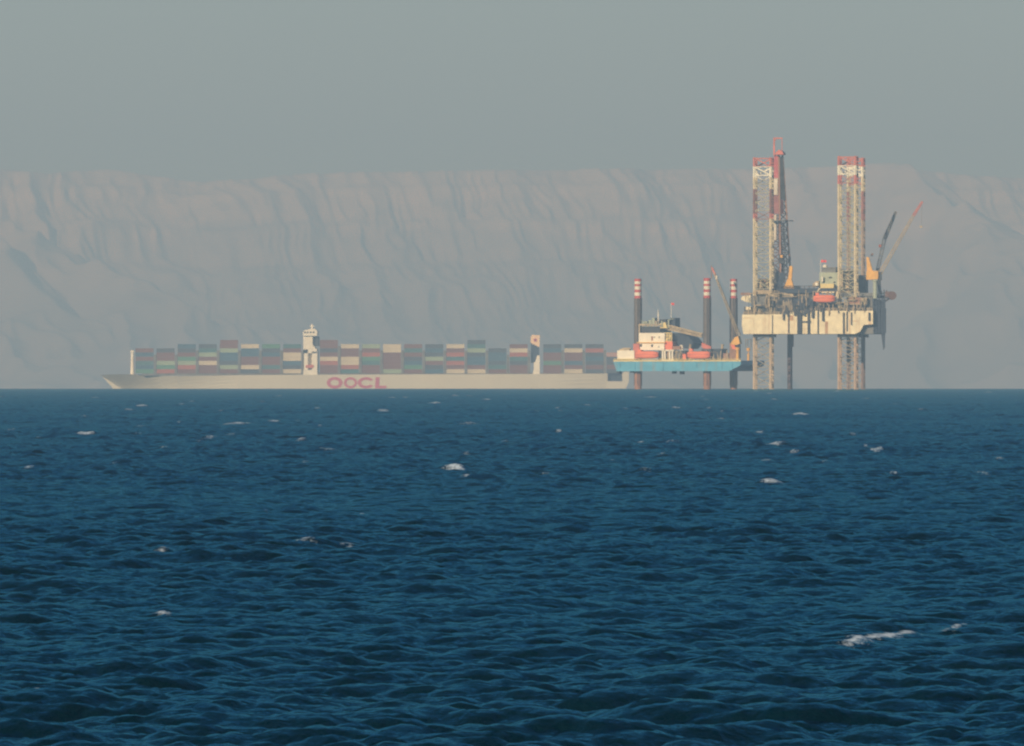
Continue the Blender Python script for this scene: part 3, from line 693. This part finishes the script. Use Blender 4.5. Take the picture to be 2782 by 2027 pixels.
    b = MB(); b.lattice(B.p(2005, 912, -12), B.p(1938, 742, -12), 1.3, .7, 24, .2, .12); b.build('boom', 'tan_steel', crane)
    b = MB(); b.beam(B.p(1939, 746, -12), B.p(1933, 728, -12), .7); b.beam(B.p(1942, 748, -12), B.p(1937, 736, -12), .5); b.build('boom_tip', 'red_paint', crane)
    b = MB(); b.beam(B.p(1945, 750, -12), B.p(1945, 760, -12), .8); b.build('hook_block', 'white_paint', crane)
    b = MB(); b.tube(B.p(1931, 757, -9.5), B.p(1931, 722, -9.5), .3, .22, 8); b.build('leg_mast', 'rust_steel', barge)
    b = MB()
    for px, y in ((2033, 12),):
        b.tube(B.p(px, 980, y), B.p(px, 962, y), .6, n=10); b.tube(B.p(px, 954, y), B.p(px, 945, y), .9, n=10); b.tube(B.p(px, 962, y), B.p(px, 954, y), .3, n=8)
    b.build('bollard_post', 'yellow_paint', barge)
    b = MB()
    for px in (2026, 2031, 2040): b.beam(B.p(px, 944, 13), B.p(px, 922, 13), .35)
    b.beam(B.p(2024, 922, 13), B.p(2042, 922, 13), .4); b.build('gangway_frame', 'grey_steel', barge)
    b = MB(); b.tube(B.p(1823, 866, -6), B.p(1823, 824, -6), .16, .12, 8); b.build('flag_pole', 'white_paint', barge)
build_barge()
lifeboat('lifeboat', 'orange lifeboat beside the white box on the blue barge', B, 1727, 1788, 953, 974, -13.8, 3.4, sag=.05, cockpit=-1)
lifeboat('lifeboat', 'orange lifeboat by the middle leg of the blue barge', B, 1866, 1927, 951, 975, -13.8, 3.4, sag=.18, cockpit=-1)
cb = MB(); cx = B.world((B.x(1704, -12), -12, B.z(979)))
dc = empty('deck_cabin', cx, B.th); tag(dc, 'cream cabin box at the end of the blue barge deck beside a lifeboat', 'cabin')
wl = 4.6
MB().box(-wl, wl, -1.9, 1.9, .2, 4.9).build('cabin_wall', 'white_paint', dc)
b = MB(); b.box(-wl - .1, wl + .1, -2.0, 2.0, 0, .8); b.build('skid', 'pale_yellow', dc)
b = MB(); b.box(-wl + .8, 1.5, -1, 1, 4.92, 5.7); b.box(-2.5, 2.3, -.5, .5, 5.72, 6.2); b.build('roof_gear', 'tan_steel', dc)
def flag(label, site, pole, px, row, y, w, h):
    o = empty('flag', site.world((site.x(px, y), y, site.z(row))), site.th + R(4)); b = MB(); n = 8
    vs = []; fs = []
    for i in range(n + 1):
        x = w * i / n; yy = .22 * math.sin(i * 1.2) ; 
        vs += [(x, yy, -.12 * i * h / n), (x, yy, h - .12 * i * h / n)]
    for i in range(n): fs.append((2*i, 2*i+2, 2*i+3, 2*i+1))
    b.add(vs, fs)
    c = MB(); c.v = vs + [(x, y_ + .05, z) for x, y_, z in vs]; m_ = 2 * (n + 1)
    c.f = [list(f) for f in fs] + [[m_ + i for i in reversed(f)] for f in fs] + [[2*i, m_+2*i, m_+2*i+2, 2*i+2] for i in range(n)] + [[2*i+1, 2*i+3, m_+2*i+3, m_+2*i+1] for i in range(n)] + [[0, 1, m_+1, m_], [2*n, m_+2*n, m_+2*n+1, 2*n+1]]
    c.build('cloth', 'flag_red', o); tag(o, label, 'flag', 'red flags'); return o
flag('small red flag flying above the wheelhouse of the blue barge', B, None, 1823, 829, -6, 1.6, 1.1)

# ------------------------------------------------------------------ drilling rig
G = Site(2190, 5000.0, -8)
rig = empty('drilling_rig', G.origin, G.th)
tag(rig, 'large cream jack-up drilling rig on tall lattice legs with a derrick', 'oil rig')
GF, GB = -24.0, 24.0

def build_rig():
    z0, zt = G.z(908), G.z(852)
    xl, xr = G.x(2014, GF), G.x(2366, GF)
    h = MB(); h.prism([(xl, zt - .6), (xl - .2, z0 + 4), (xl + .6, z0), (G.x(2318, GF), z0), (G.x(2331, GF), z0 + 1.0), (G.x(2341, GF), z0 + 4.3), (xr, z0 + 4.6), (xr, zt + 1.2), (G.x(2150, GF), zt + 1.2), (G.x(2140, GF), zt - .4)], GF, GB)
    hull = h.build('hull', 'cream_paint', rig)
    b = MB(); b.prism([(G.x(2332.5, GF), z0), (xr - .2, z0), (xr - .2, z0 + 4.4), (G.x(2342, GF), z0 + 4.1)], GF + 3.5, GB - 1); b.build('raked_stern', 'grey_steel', rig)  # hull piece coloured grey instead of cream to hold its shade
    # pipes and ladders down the hull side
    for px, w, r0, r1 in ((2166, 1.0, 838, 908), (2171.5, .8, 850, 908), (2193, .8, 846, 908), (2218, .35, 850, 907), (2232, .8, 836, 873), (2287, .5, 850, 907), (2296, .35, 848, 900), (2308, .35, 850, 884), (2356, .6, 850, 872), (2139, .3, 862, 906), (2095, .2, 856, 907)):
        b = MB(); x = G.x(px, GF - .5); b.tube((x, GF - .5, G.z(r1)), (x, GF - .5, G.z(r0)), w * .75, n=8); b.build('side_pipe', 'dark_steel', hull)
    b = MB(); b.box(G.x(2163, GF), G.x(2198, GF), GF - 1.1, GF - .05, G.z(876), G.z(873)); b.build('pipe_bracket', 'dark_steel', hull)
    hull_rust = mat('hull_rust', (0.50, 0.30, 0.15), var=.2)
    for px, w, r0, r1 in ((2138.5, 3, 866, 907), (2241, 8, 874, 907), (2146, 12, 858, 872), (2316, 18, 872.5, 874), (2030, 26, 864.5, 865.5)):
        b = MB(); b.box(G.x(px - w/2, GF), G.x(px + w/2, GF), GF - .04, GF + .1, G.z(r1), G.z(r0)); b.build('rust_stain', hull_rust, hull)
    # lattice legs
    cream, red, whi, brn, pal = (0.66, 0.56, 0.36), (0.56, 0.18, 0.14), (0.85, 0.8, 0.64), (0.24, 0.12, 0.10), (0.46, 0.43, 0.28)
    Z = G.z
    ch_l = banded('leg_chord_paint', [(0, (0.55, .42, .28)), (Z(905), cream), (Z(595), red), (Z(583), brn), (Z(516), cream), (Z(486), whi), (Z(456), red)], 120)
    br_l = banded('leg_brace_paint', [(0, (0.40, .34, .23)), (Z(905), pal), (Z(603), (.34, .17, .13)), (Z(578), pal), (Z(490), whi), (Z(457), red)], 120)
    ch_r = banded('leg_chord_bands', [(0, (0.50, .36, .25)), (Z(905), cream), (Z(503), red), (Z(480), whi), (Z(452), red)], 120)
    br_r = banded('leg_brace_bands', [(0, (0.42, .34, .24)), (Z(905), pal), (Z(505), (.5, .18, .14)), (Z(480), whi), (Z(452), red)], 120)
    ch_b = banded('leg_chord_weathered', [(0, (0.26, .18, .15)), (Z(905), (.4, .3, .22)), (Z(600), (.36, .16, .13)), (Z(520), cream), (Z(480), whi), (Z(452), red)], 120)
    def leg(px0, y0, w, top, cm, bm, chord=1.0):
        x0 = G.x(px0, y0); zb, zt_ = -6.0, G.z(top); pts = [(x0, y0), (x0 + w, y0), (x0 + w, y0 + w), (x0, y0 + w)]
        n = 28; hh = (zt_ - zb) / n; b = MB()
        for i in range(n + 1):
            z = zb + hh * i - (.25 if i == n else 0)
            for j in range(4):
                p, q = pts[j], pts[(j + 1) % 4]
                tk = .62 if z > G.z(490) else .33
                b.beam((p[0], p[1], z), (q[0], q[1], z), tk * .8)
                if i < n:
                    r_, s_ = (p, q) if (i + j) % 2 else (q, p)
                    if j in (0, 2): r_, s_ = p, q
                    b.beam((r_[0], r_[1], z + hh), (s_[0], s_[1], z), tk)
                    if z > G.z(462): continue
        lg = b.build('leg', bm, rig)
        for p in pts:
            c = MB(); c.tube((p[0], p[1], zb), (p[0], p[1], zt_ + .3), chord * .5, n=8)
            for s in (-1, 1): c.box(p[0] + s * chord * .5 - .12, p[0] + s * chord * .5 + .12, p[1] - .15, p[1] + .15, zb, zt_)
            c.build('chord', cm, lg)
        return lg
    leg(2047, -20, 7.9, 431, ch_l, br_l)
    leg(2275, -20, 7.9, 428, ch_r, br_r)
    leg(2305.5, 13, 7.0, 429, ch_b, br_r)
    # leg wells: guides under the hull and jacking towers above the deck
    for px in (2044, 2272):
        x = G.x(px, -21); b = MB(); b.box(x, x + 10, -21, -11, z0 - 1.5, z0 - .02); b.build('leg_guide', 'dark_steel', rig)
    for px, y in ((2312, 14),):
        x = G.x(px, y - 1); b = MB(); b.box(x, x + 8, y - 1, y + 8, z0 - 1.5, z0 - .02); b.build('leg_guide', 'dark_steel', rig)
    x = G.x(2278, -10); b = MB(); b.box(x, x + 6.6, -9, 4, G.z(806), G.z(735)); b.build('jacking_tower', 'tan_steel', rig)
    b = MB(); 
    for r in (745, 757, 769, 781): b.box(G.x(2304, -12), G.x(2317, -12), -12, -9.1, G.z(r + 8), G.z(r))
    b.build('gear_case', 'dark_steel', rig)
    pbox('jacking_tower', G, rig, 2324, 2352, 748, 806, 0, 10, 'dark_steel')
    b = MB(); x = G.x(2050, -10); b.box(x, x + 6.4, -9, 0, G.z(788), G.z(758)); b.build('jacking_tower', 'rust_steel', rig)
    b = MB()
    for px, r0, r1 in ((2056, 764, 786), (2066, 760, 784), (2075, 768, 788), (2084, 762, 786)): b.tube(G.p(px, r1, -10), G.p(px, r0, -10), .8, n=10)
    b.build('gear_motor', 'tan_steel', rig)
    # deck levels: dark modules, beams, strips
    D_ = [('deck_module', 2038, 2098, 806, 832, -22, -10, 'grey_steel'), ('deck_module', 2099, 2150, 808, 852, -20, -6, 'dark_steel'),
          ('deck_module', 2152, 2205, 812, 851, -21, -6, 'navy_and_shade'), ('deck_module', 2205, 2285, 823, 845, -18, -6, 'dark_steel'),
          ('deck_module', 2286, 2345, 829, 845, -21, -8, 'dark_steel'), ('deck_module', 2302, 2334, 809, 828, -21.5, -10, 'rust_steel'),
          ('deck_module', 2334, 2350, 810, 828, -22, -10, 'tan_steel'), ('deck_module', 2020, 2115, 834, 856, -19, -8, 'dark_steel'),
          ('deck_module', 2350, 2367, 806, 846, -19, -8, 'grey_steel'), ('deck_module', 2150, 2209, 798, 811.8, -14, -2, 'dark_steel'),
          ('upper_deck', 2074, 2274, 784, 797, -16, 10, 'navy_and_shade'), ('upper_deck', 2262, 2368, 797, 806, -20, 10, 'grey_steel'),
          ('walkway', 2049, 2090, 789, 807.5, -20.4, -12, 'tan_steel'), ('walkway', 2091, 2112, 799, 807.5, -20.3, -12, 'tan_steel'), ('walkway', 2122, 2152, 799, 808, -20.2, -12, 'tan_steel'),
          ('walkway', 2048, 2098, 828.6, 830.6, -22.6, -21.8, 'tan_steel'), ('walkway', 2290, 2345, 826.8, 829, -22.4, -21.6, 'tan_steel')]
    for nm, a, c, r0, r1, y0, y1, m_ in D_: pbox(nm, G, rig, a, c, r0, r1, y0, y1, m_)
    b = MB(); b.prism([(G.x(2013, -21), G.z(806)), (G.x(2037, -21), G.z(803)), (G.x(2037, -21), G.z(824)), (G.x(2028, -21), G.z(822)), (G.x(2011, -21), G.z(815))], -21, -14); b.build('side_cabin', 'cream_paint', rig)
    pbox('side_cabin', G, rig, 2010, 2036, 796, 802.8, -20, -14, 'rust_steel')
    pbox('tank', G, rig, 2024, 2037, 834, 843, -22, -19.2, 'cream_paint')
    b = MB(); r_ = random.Random(11)
    for i in range(90):
        px = r_.uniform(2018, 2345); t0 = r_.uniform(788, 842); L = r_.uniform(8, 30); y = r_.uniform(-24.6, -22.6)
        b.tube(G.p(px, min(t0 + L, 862), y), G.p(px + r_.uniform(-1, 1), t0, y), r_.uniform(.12, .3), n=6)
    for i in range(24):
        px = r_.uniform(2020, 2320); rr = r_.uniform(790, 850); L = r_.uniform(12, 45); b.tube(G.p(px, rr, -23.2), G.p(px + L, rr + r_.uniform(-2, 2), -23.2), r_.uniform(.12, .25), n=6)
    b.build('pipework', 'tan_steel', rig)
    b = MB(); r_ = random.Random(12)
    for i in range(40):
        px = r_.uniform(2030, 2350) if i % 2 else r_.uniform(2150, 2215); t0 = r_.uniform(815, 842); L = r_.uniform(6, 20); y = r_.uniform(-24.9, -24.4)
        b.beam(G.p(px, min(t0 + L, 862), y), G.p(px + r_.uniform(-2, 2), t0, y), r_.uniform(.2, .55))
    for i in range(14):
        px = r_.uniform(2120, 2210); t0 = r_.uniform(835, 850); b.beam(G.p(px, t0 + r_.uniform(10, 24), -24.8), G.p(px + r_.uniform(-2, 2), t0, -24.8), r_.uniform(.5, 1.0))
    b.build('hanging_hose', 'dark_steel', rig)
    b = MB(); r_ = random.Random(13)
    for i in range(16):
        px = r_.uniform(2120, 2150); t0 = r_.uniform(812, 835); b.beam(G.p(px, t0 + r_.uniform(10, 22), -25.1), G.p(px, t0, -25.1), .35)
    for px, r0, w in ((2215, 838, 9), (2225, 835, 8), (2238, 840, 7), (2262, 842, 14), (2046, 838, 6), (2055, 842, 9)): b.box(G.x(px, -22.5), G.x(px + w, -22.5), -22.5, -21, G.z(r0 + 14), G.z(r0))
    b.build('deck_fitting', 'tan_steel', rig)
    rail(G, rig, 2018, 2140, 848.5, 855, GF + .6, 'tan_steel', .28)
    rail(G, rig, 2210, 2364, 838, 844, GF + .6, 'tan_steel', .28)
    rail(G, rig, 2092, 2222, 777.5, 784, -15.6, 'dark_steel', .28)
    # davit above the lifeboat
    b = MB(); b.box(G.x(2228, -23), G.x(2262, -23), -23.4, -20, G.z(797), G.z(794)); b.beam(G.p(2266, 822, -23), G.p(2270, 794, -23), .7); b.beam(G.p(2213, 800, -23), G.p(2224, 785, -20), .6); b.build('davit', 'cream_paint', rig)
    # deckhouse with control cabin and domes
    q = pbox('quarters', G, rig, 2224, 2273, 741, 783, -12, 4, 'green_grey')
    for a, r0 in ((2249, 753), (2232, 766), (2262, 766)): pbox('window', G, q, a, a + 9 if a == 2249 else a + 5, r0, r0 + 4, -12.1, -11.9, 'window_glass')
    c = pbox('control_cabin', G, rig, 2231, 2268, 727, 740.8, -11, 2, 'grey_steel')
    b = MB(); b.prism([(G.x(2206, -11.5), G.z(781)), (G.x(2208, -11.5), G.z(770)), (G.x(2218, -11.5), G.z(764)), (G.x(2223.6, -11.5), G.z(764)), (G.x(2223.6, -11.5), G.z(781))], -13, -2); b.build('side_shelter', 'tan_steel', rig)
    b = MB(); b.tube(G.p(2240, 727, -8), G.p(2240, 722, -8), 1.1, 1.1, 12); b.tube(G.p(2240, 722, -8), G.p(2240, 719.5, -8), 1.1, .5, 12); b.build('satellite_dome', 'white_paint', c)
    b = MB(); b.tube(G.p(2232, 766, -13.5), G.p(2232, 752.5, -13.5), .42, n=8); b.build('vent_post', 'white_paint', q)
    b = MB(); b.tube(G.p(2217, 777, -14), G.p(2217, 769, -14), .9, n=10); b.build('white_tank', 'white_paint', rig)
    pbox('deck_locker', G, rig, 2226, 2262, 772, 783.8, -15.5, -12.4, 'pale_yellow')
    b = MB(); b.tube(G.p(2228, 741, -9), G.p(2228, 706, -9), .14, .1, 8); b.build('flag_pole', 'white_paint', c)
    # yellow A-frame crane post amidships
    b = MB(); b.prism([(G.x(2128, -12), G.z(784)), (G.x(2156, -12), G.z(784)), (G.x(2149, -12), G.z(758)), (G.x(2139, -12), G.z(758))], -13.5, -10.5)
    b.prism([(G.x(2140, -12), G.z(757.8)), (G.x(2149.5, -12), G.z(757.8)), (G.x(2152, -12), G.z(727)), (G.x(2150, -12), G.z(723)), (G.x(2144, -12), G.z(724))], -13, -11); b.build('crane_post', 'yellow_paint', rig)
    # hanging stair tower at the end of the hull, helideck walkway
    b = MB(); y = -20
    for px in (2368, 2376, 2384, 2392, 2398): b.beam(G.p(px, 907, y), G.p(px, 812, y), .8)
    b.box(G.x(2368, y), G.x(2398, y), y + .5, y + 7, G.z(905), G.z(838)); b.box(G.x(2368, y), G.x(2394, y), y + 1.0, y + 6, G.z(837.6), G.z(815))
    b.prism([(G.x(2388, y), G.z(905.2)), (G.x(2398, y), G.z(905.2)), (G.x(2397, y), G.z(944)), (G.x(2394, y), G.z(951))], y + 1, y + 3)
    for i in range(8): b.beam(G.p(2368, 905 - i * 11.5, y), G.p(2398, 897 - i * 11.5, y), .6)
    b.build('stair_tower', 'navy_and_shade', rig)
    b = MB(); b.box(G.x(2380, -12), G.x(2412, -12), -14, -8, G.z(811), G.z(803)); b.beam(G.p(2380, 800, -14), G.p(2412, 795, -14), .4); b.beam(G.p(2385, 830, -12), G.p(2412, 812, -12), .8)
    for px in (2384, 2391, 2398, 2405): b.beam(G.p(px, 803, -14), G.p(px, 786 + rng.uniform(0, 8), -14), .4)
    b.build('flare_walkway', 'dark_steel', rig)
    b = MB(); b.tube(G.p(2420, 804, -15), G.p(2420, 804, -7), 2.0, n=18); b.box(G.x(2402, -13), G.x(2414, -13), -14.6, -9, G.z(808), G.z(793)); b.build('burner_drum', mat('burnt_steel', (.14, .075, .06), var=.3), rig)
    # pedestal crane with A-frame and two lattice booms
    y = -20
    p = MB(); p.tube(G.p(2373, 812, y), G.p(2373, 762, y), 1.05, n=14); p.tube(G.p(2373, 766, y), G.p(2373, 761.8, y), 1.6, n=14); ped = p.build('crane', 'green_grey', rig)
    b = MB(); b.prism([(G.x(2349.5, y), G.z(759)), (G.x(2352, y), G.z(761.5)), (G.x(2380, y), G.z(760)), (G.x(2382, y), G.z(757)), (G.x(2382, y), G.z(738)), (G.x(2365, y), G.z(737)), (G.x(2349.5, y), G.z(738.5))], y - 2, y + 2); b.build('cab', 'yellow_paint', ped)
    b = MB(); b.prism([(G.x(2351, y), G.z(737.5)), (G.x(2366, y), G.z(737)), (G.x(2359, y), G.z(712)), (G.x(2356, y), G.z(701)), (G.x(2350, y), G.z(700))], y - 1.2, y + 1.2); b.build('gantry', 'yellow_paint', ped)
    pbox('counterweight', G, ped, 2382.4, 2389, 740, 763, y - 1, y + 1.5, 'dark_steel')
    b = MB(); b.lattice(G.p(2384, 748, y), G.p(2476, 588, y), 1.6, 1.1, 24, .22, .14); b.build('boom', 'tan_steel', ped)
    b = MB(); b.lattice(G.p(2476, 588, y), G.p(2500, 550, y), 1.1, .7, 6, .26, .18); b.build('boom_tip', 'red_paint', ped)
    b = MB(); b.beam(G.p(2499, 553, y), G.p(2497, 614, y), .10); b.build('hoist_line', 'grey_steel', ped)
    b = MB(); b.box(G.x(2493, y), G.x(2500, y), y - .5, y + .5, G.z(621), G.z(616)); b.build('hook_block', 'tan_steel', ped)
    y = 14
    p = MB(); p.tube(G.p(2392, 800, y), G.p(2388, 728, y), .8, n=12); far = p.build('crane', 'grey_steel', rig)
    b = MB(); b.lattice(G.p(2386, 735, y), G.p(2405, 648, y), 1.4, 1.5, 12, .22, .16); b.build('boom', 'grey_steel', far)
    b = MB(); b.lattice(G.p(2405, 648, y), G.p(2436, 574, y), 1.5, .7, 12, .42, .3); b.build('boom_tip', 'grey_steel', far)
    b = MB(); b.tube(G.p(2394, 664, y), G.p(2394, 672, y), .9, n=10); b.build('hook_ball', 'orange_paint', far)
    b = MB(); b.beam(G.p(2369, 695, y), G.p(2373, 688, y), .9); b.build('jib_sheave', 'rust_steel', far)
    # derrick: tapered four-cornered tower set corner-on, wind-walled, banded on the lit face, its shade painted as darker sides
    yb = 21.0
    def corner(k, row):
        t_ = (783 - row) / (783 - 416)
        cx = 2124 + (2119 - 2124) * t_; w = 30 + (10.5 - 30) * min(1, t_ * 1.02)
        c = G.p(cx, row, yb); r = w * G.s
        a = R(180 + 8 + 90 * k); return Vector((c.x + math.cos(a) * r, c.y + math.sin(a) * r, c.z))
    lv = [783, 757, 732, 708, 685, 663, 642, 622, 597, 578, 560, 542, 528, 506, 484, 462, 440, 418]
    mlit = banded('derrick_paint', [(0, (.2, .17, .14)), (Z(653), (.66, .58, .46)), (Z(580), (.33, .14, .13)), (Z(529), (.7, .62, .5)), (Z(484), (.5, .13, .13))], 130)
    dk = MB()
    for i in range(len(lv) - 1):
        for k in range(4):
            a, b_ = lv[i], lv[i + 1]; th = .5
            dk.beam(corner(k, a), corner((k + 1) % 4, a), .4)
            dk.beam(corner(k, a), corner((k + 1) % 4, b_), .34); dk.beam(corner((k + 1) % 4, a), corner(k, b_), .34)
    der = dk.build('derrick', mat('derrick_rust', (.13, .085, .075), var=.3), rig)
    for k in range(4):
        b = MB(); b.beam(corner(k, 783), corner(k, 418), .75); b.build('derrick_leg', 'rust_steel' if k else mlit, der)
    def panel(name, k, f0, f1, ra, rb, m_):
        b = MB(); vs = []
        for row in (ra, rb):
            p0, p1 = corner(k, row), corner((k + 1) % 4, row)
            for f in (f0, f1): vs.append(p0.lerp(p1, f))
        nrm = (vs[1] - vs[0]).cross(vs[2] - vs[0])  .normalized() * .5
        if nrm.y > 0: nrm = -nrm
        q = [vs[0], vs[1], vs[3], vs[2]]; q2 = [v + nrm for v in q]
        b.add(q + q2, [(0,1,2,3),(7,6,5,4),(0,4,5,1),(1,5,6,2),(2,6,7,3),(3,7,4,0)]); b.build(name, m_, der)
    panel('wind_wall', 0, .05, .95, 483, 420, mlit); panel('wind_wall', 0, .05, .80, 529, 484, mlit); panel('wind_wall', 0, .03, .97, 579, 530, mlit)
    panel('wind_wall', 0, .15, .6, 653, 582, mlit)
    panel('wind_wall', 1, .05, .9, 540, 424, 'grey_steel'); panel('wind_wall', 1, .0, .45, 579, 541, mlit)  # grey wall paints the shade on the face turned from the sun
    b = MB(); b.box(G.x(2097, 14), G.x(2150, 14), 14, 28, G.z(599), G.z(596.8)); b.build('monkey_board', 'grey_steel', der)
    b = MB(); r_ = random.Random(4)
    for i in range(26):
        px = r_.uniform(2117, 2147); t0 = r_.uniform(590, 700); b.tube(G.p(px + r_.uniform(0, 7), min(783, t0 + r_.uniform(30, 90)), 18), G.p(px, t0, 18), r_.uniform(.1, .28), n=6)
    b.build('drill_pipe', 'dark_steel', der)
    b = MB(); b.tube(G.p(2126, 705, 17), G.p(2126, 690, 17), 1.3, n=10); b.box(G.x(2118, 16), G.x(2134, 16), 16, 18, G.z(715), G.z(706)); b.build('travelling_block', 'dark_steel', der)
    pbox('hook', G, der, 2122, 2129, 692, 699, 15.2, 15.7, 'yellow_paint')
    b = MB(); b.prism([(G.x(2108, 16), G.z(418)), (G.x(2131, 16), G.z(418)), (G.x(2130, 16), G.z(412)), (G.x(2121, 16), G.z(405)), (G.x(2118, 16), G.z(405)), (G.x(2110, 16), G.z(412))], 16, 26); b.build('crown_block', 'red_paint', der)
    b = MB(); b.beam(G.p(2106.3, 420, 19), G.p(2106.3, 371, 19), .75); b.beam(G.p(2104, 373, 19), G.p(2129, 373, 19), .7); b.beam(G.p(2127.5, 412, 19), G.p(2127.5, 373, 19), .32)
    b.beam(G.p(2106, 384, 19), G.p(2112, 373, 19), .4); b.build('crown_gantry', 'red_paint', der)
    # draw-works structures at the derrick foot
    b = MB(); b.beam(G.p(2114, 783, -14), G.p(2127, 742, -14), 2.4, 2.0); b.build('pipe_ramp', 'navy_and_shade', rig)
    b = MB(); b.prism([(G.x(2096, 0), G.z(784)), (G.x(2097, 0), G.z(726)), (G.x(2103, 0), G.z(726)), (G.x(2119, 0), G.z(742)), (G.x(2113, 0), G.z(784))], 0, 3); b.build('drill_cabin', 'grey_steel', rig)
    b = MB(); b.box(G.x(2093, 8), G.x(2160, 8), 8, 34, G.z(783.8), G.z(776)); b.box(G.x(2100, 8), G.x(2150, 8), 9, 30, G.z(830), G.z(783.8)); b.build('drill_floor', 'dark_steel', rig)
    # conductor pipe below the hull
    b = MB(); b.tube((G.x(2147, 6), 6, -6), (G.x(2147, 6), 6, z0), 1.22, n=16); b.tube((G.x(2149, 6), 6, z0 - 6), (G.x(2149, 6), 6, z0), 1.5, n=16); b.build('conductor_pipe', mat('conductor_steel', (.10, .075, .085), var=.2), rig)
    b = MB(); b.tube((G.x(2026, -8), -8, -6), (G.x(2026, -8), -8, -5), .1, n=6)
build_rig()
lifeboat('lifeboat', 'salmon red lifeboat slung along the side of the drilling rig', G, 2206, 2264, 800, 823, -24.6, 3.2, sag=.12, cockpit=-1)
flag('red flag flying above the control cabin of the drilling rig', G, None, 2228, 713, -9, 2.7, 1.1)
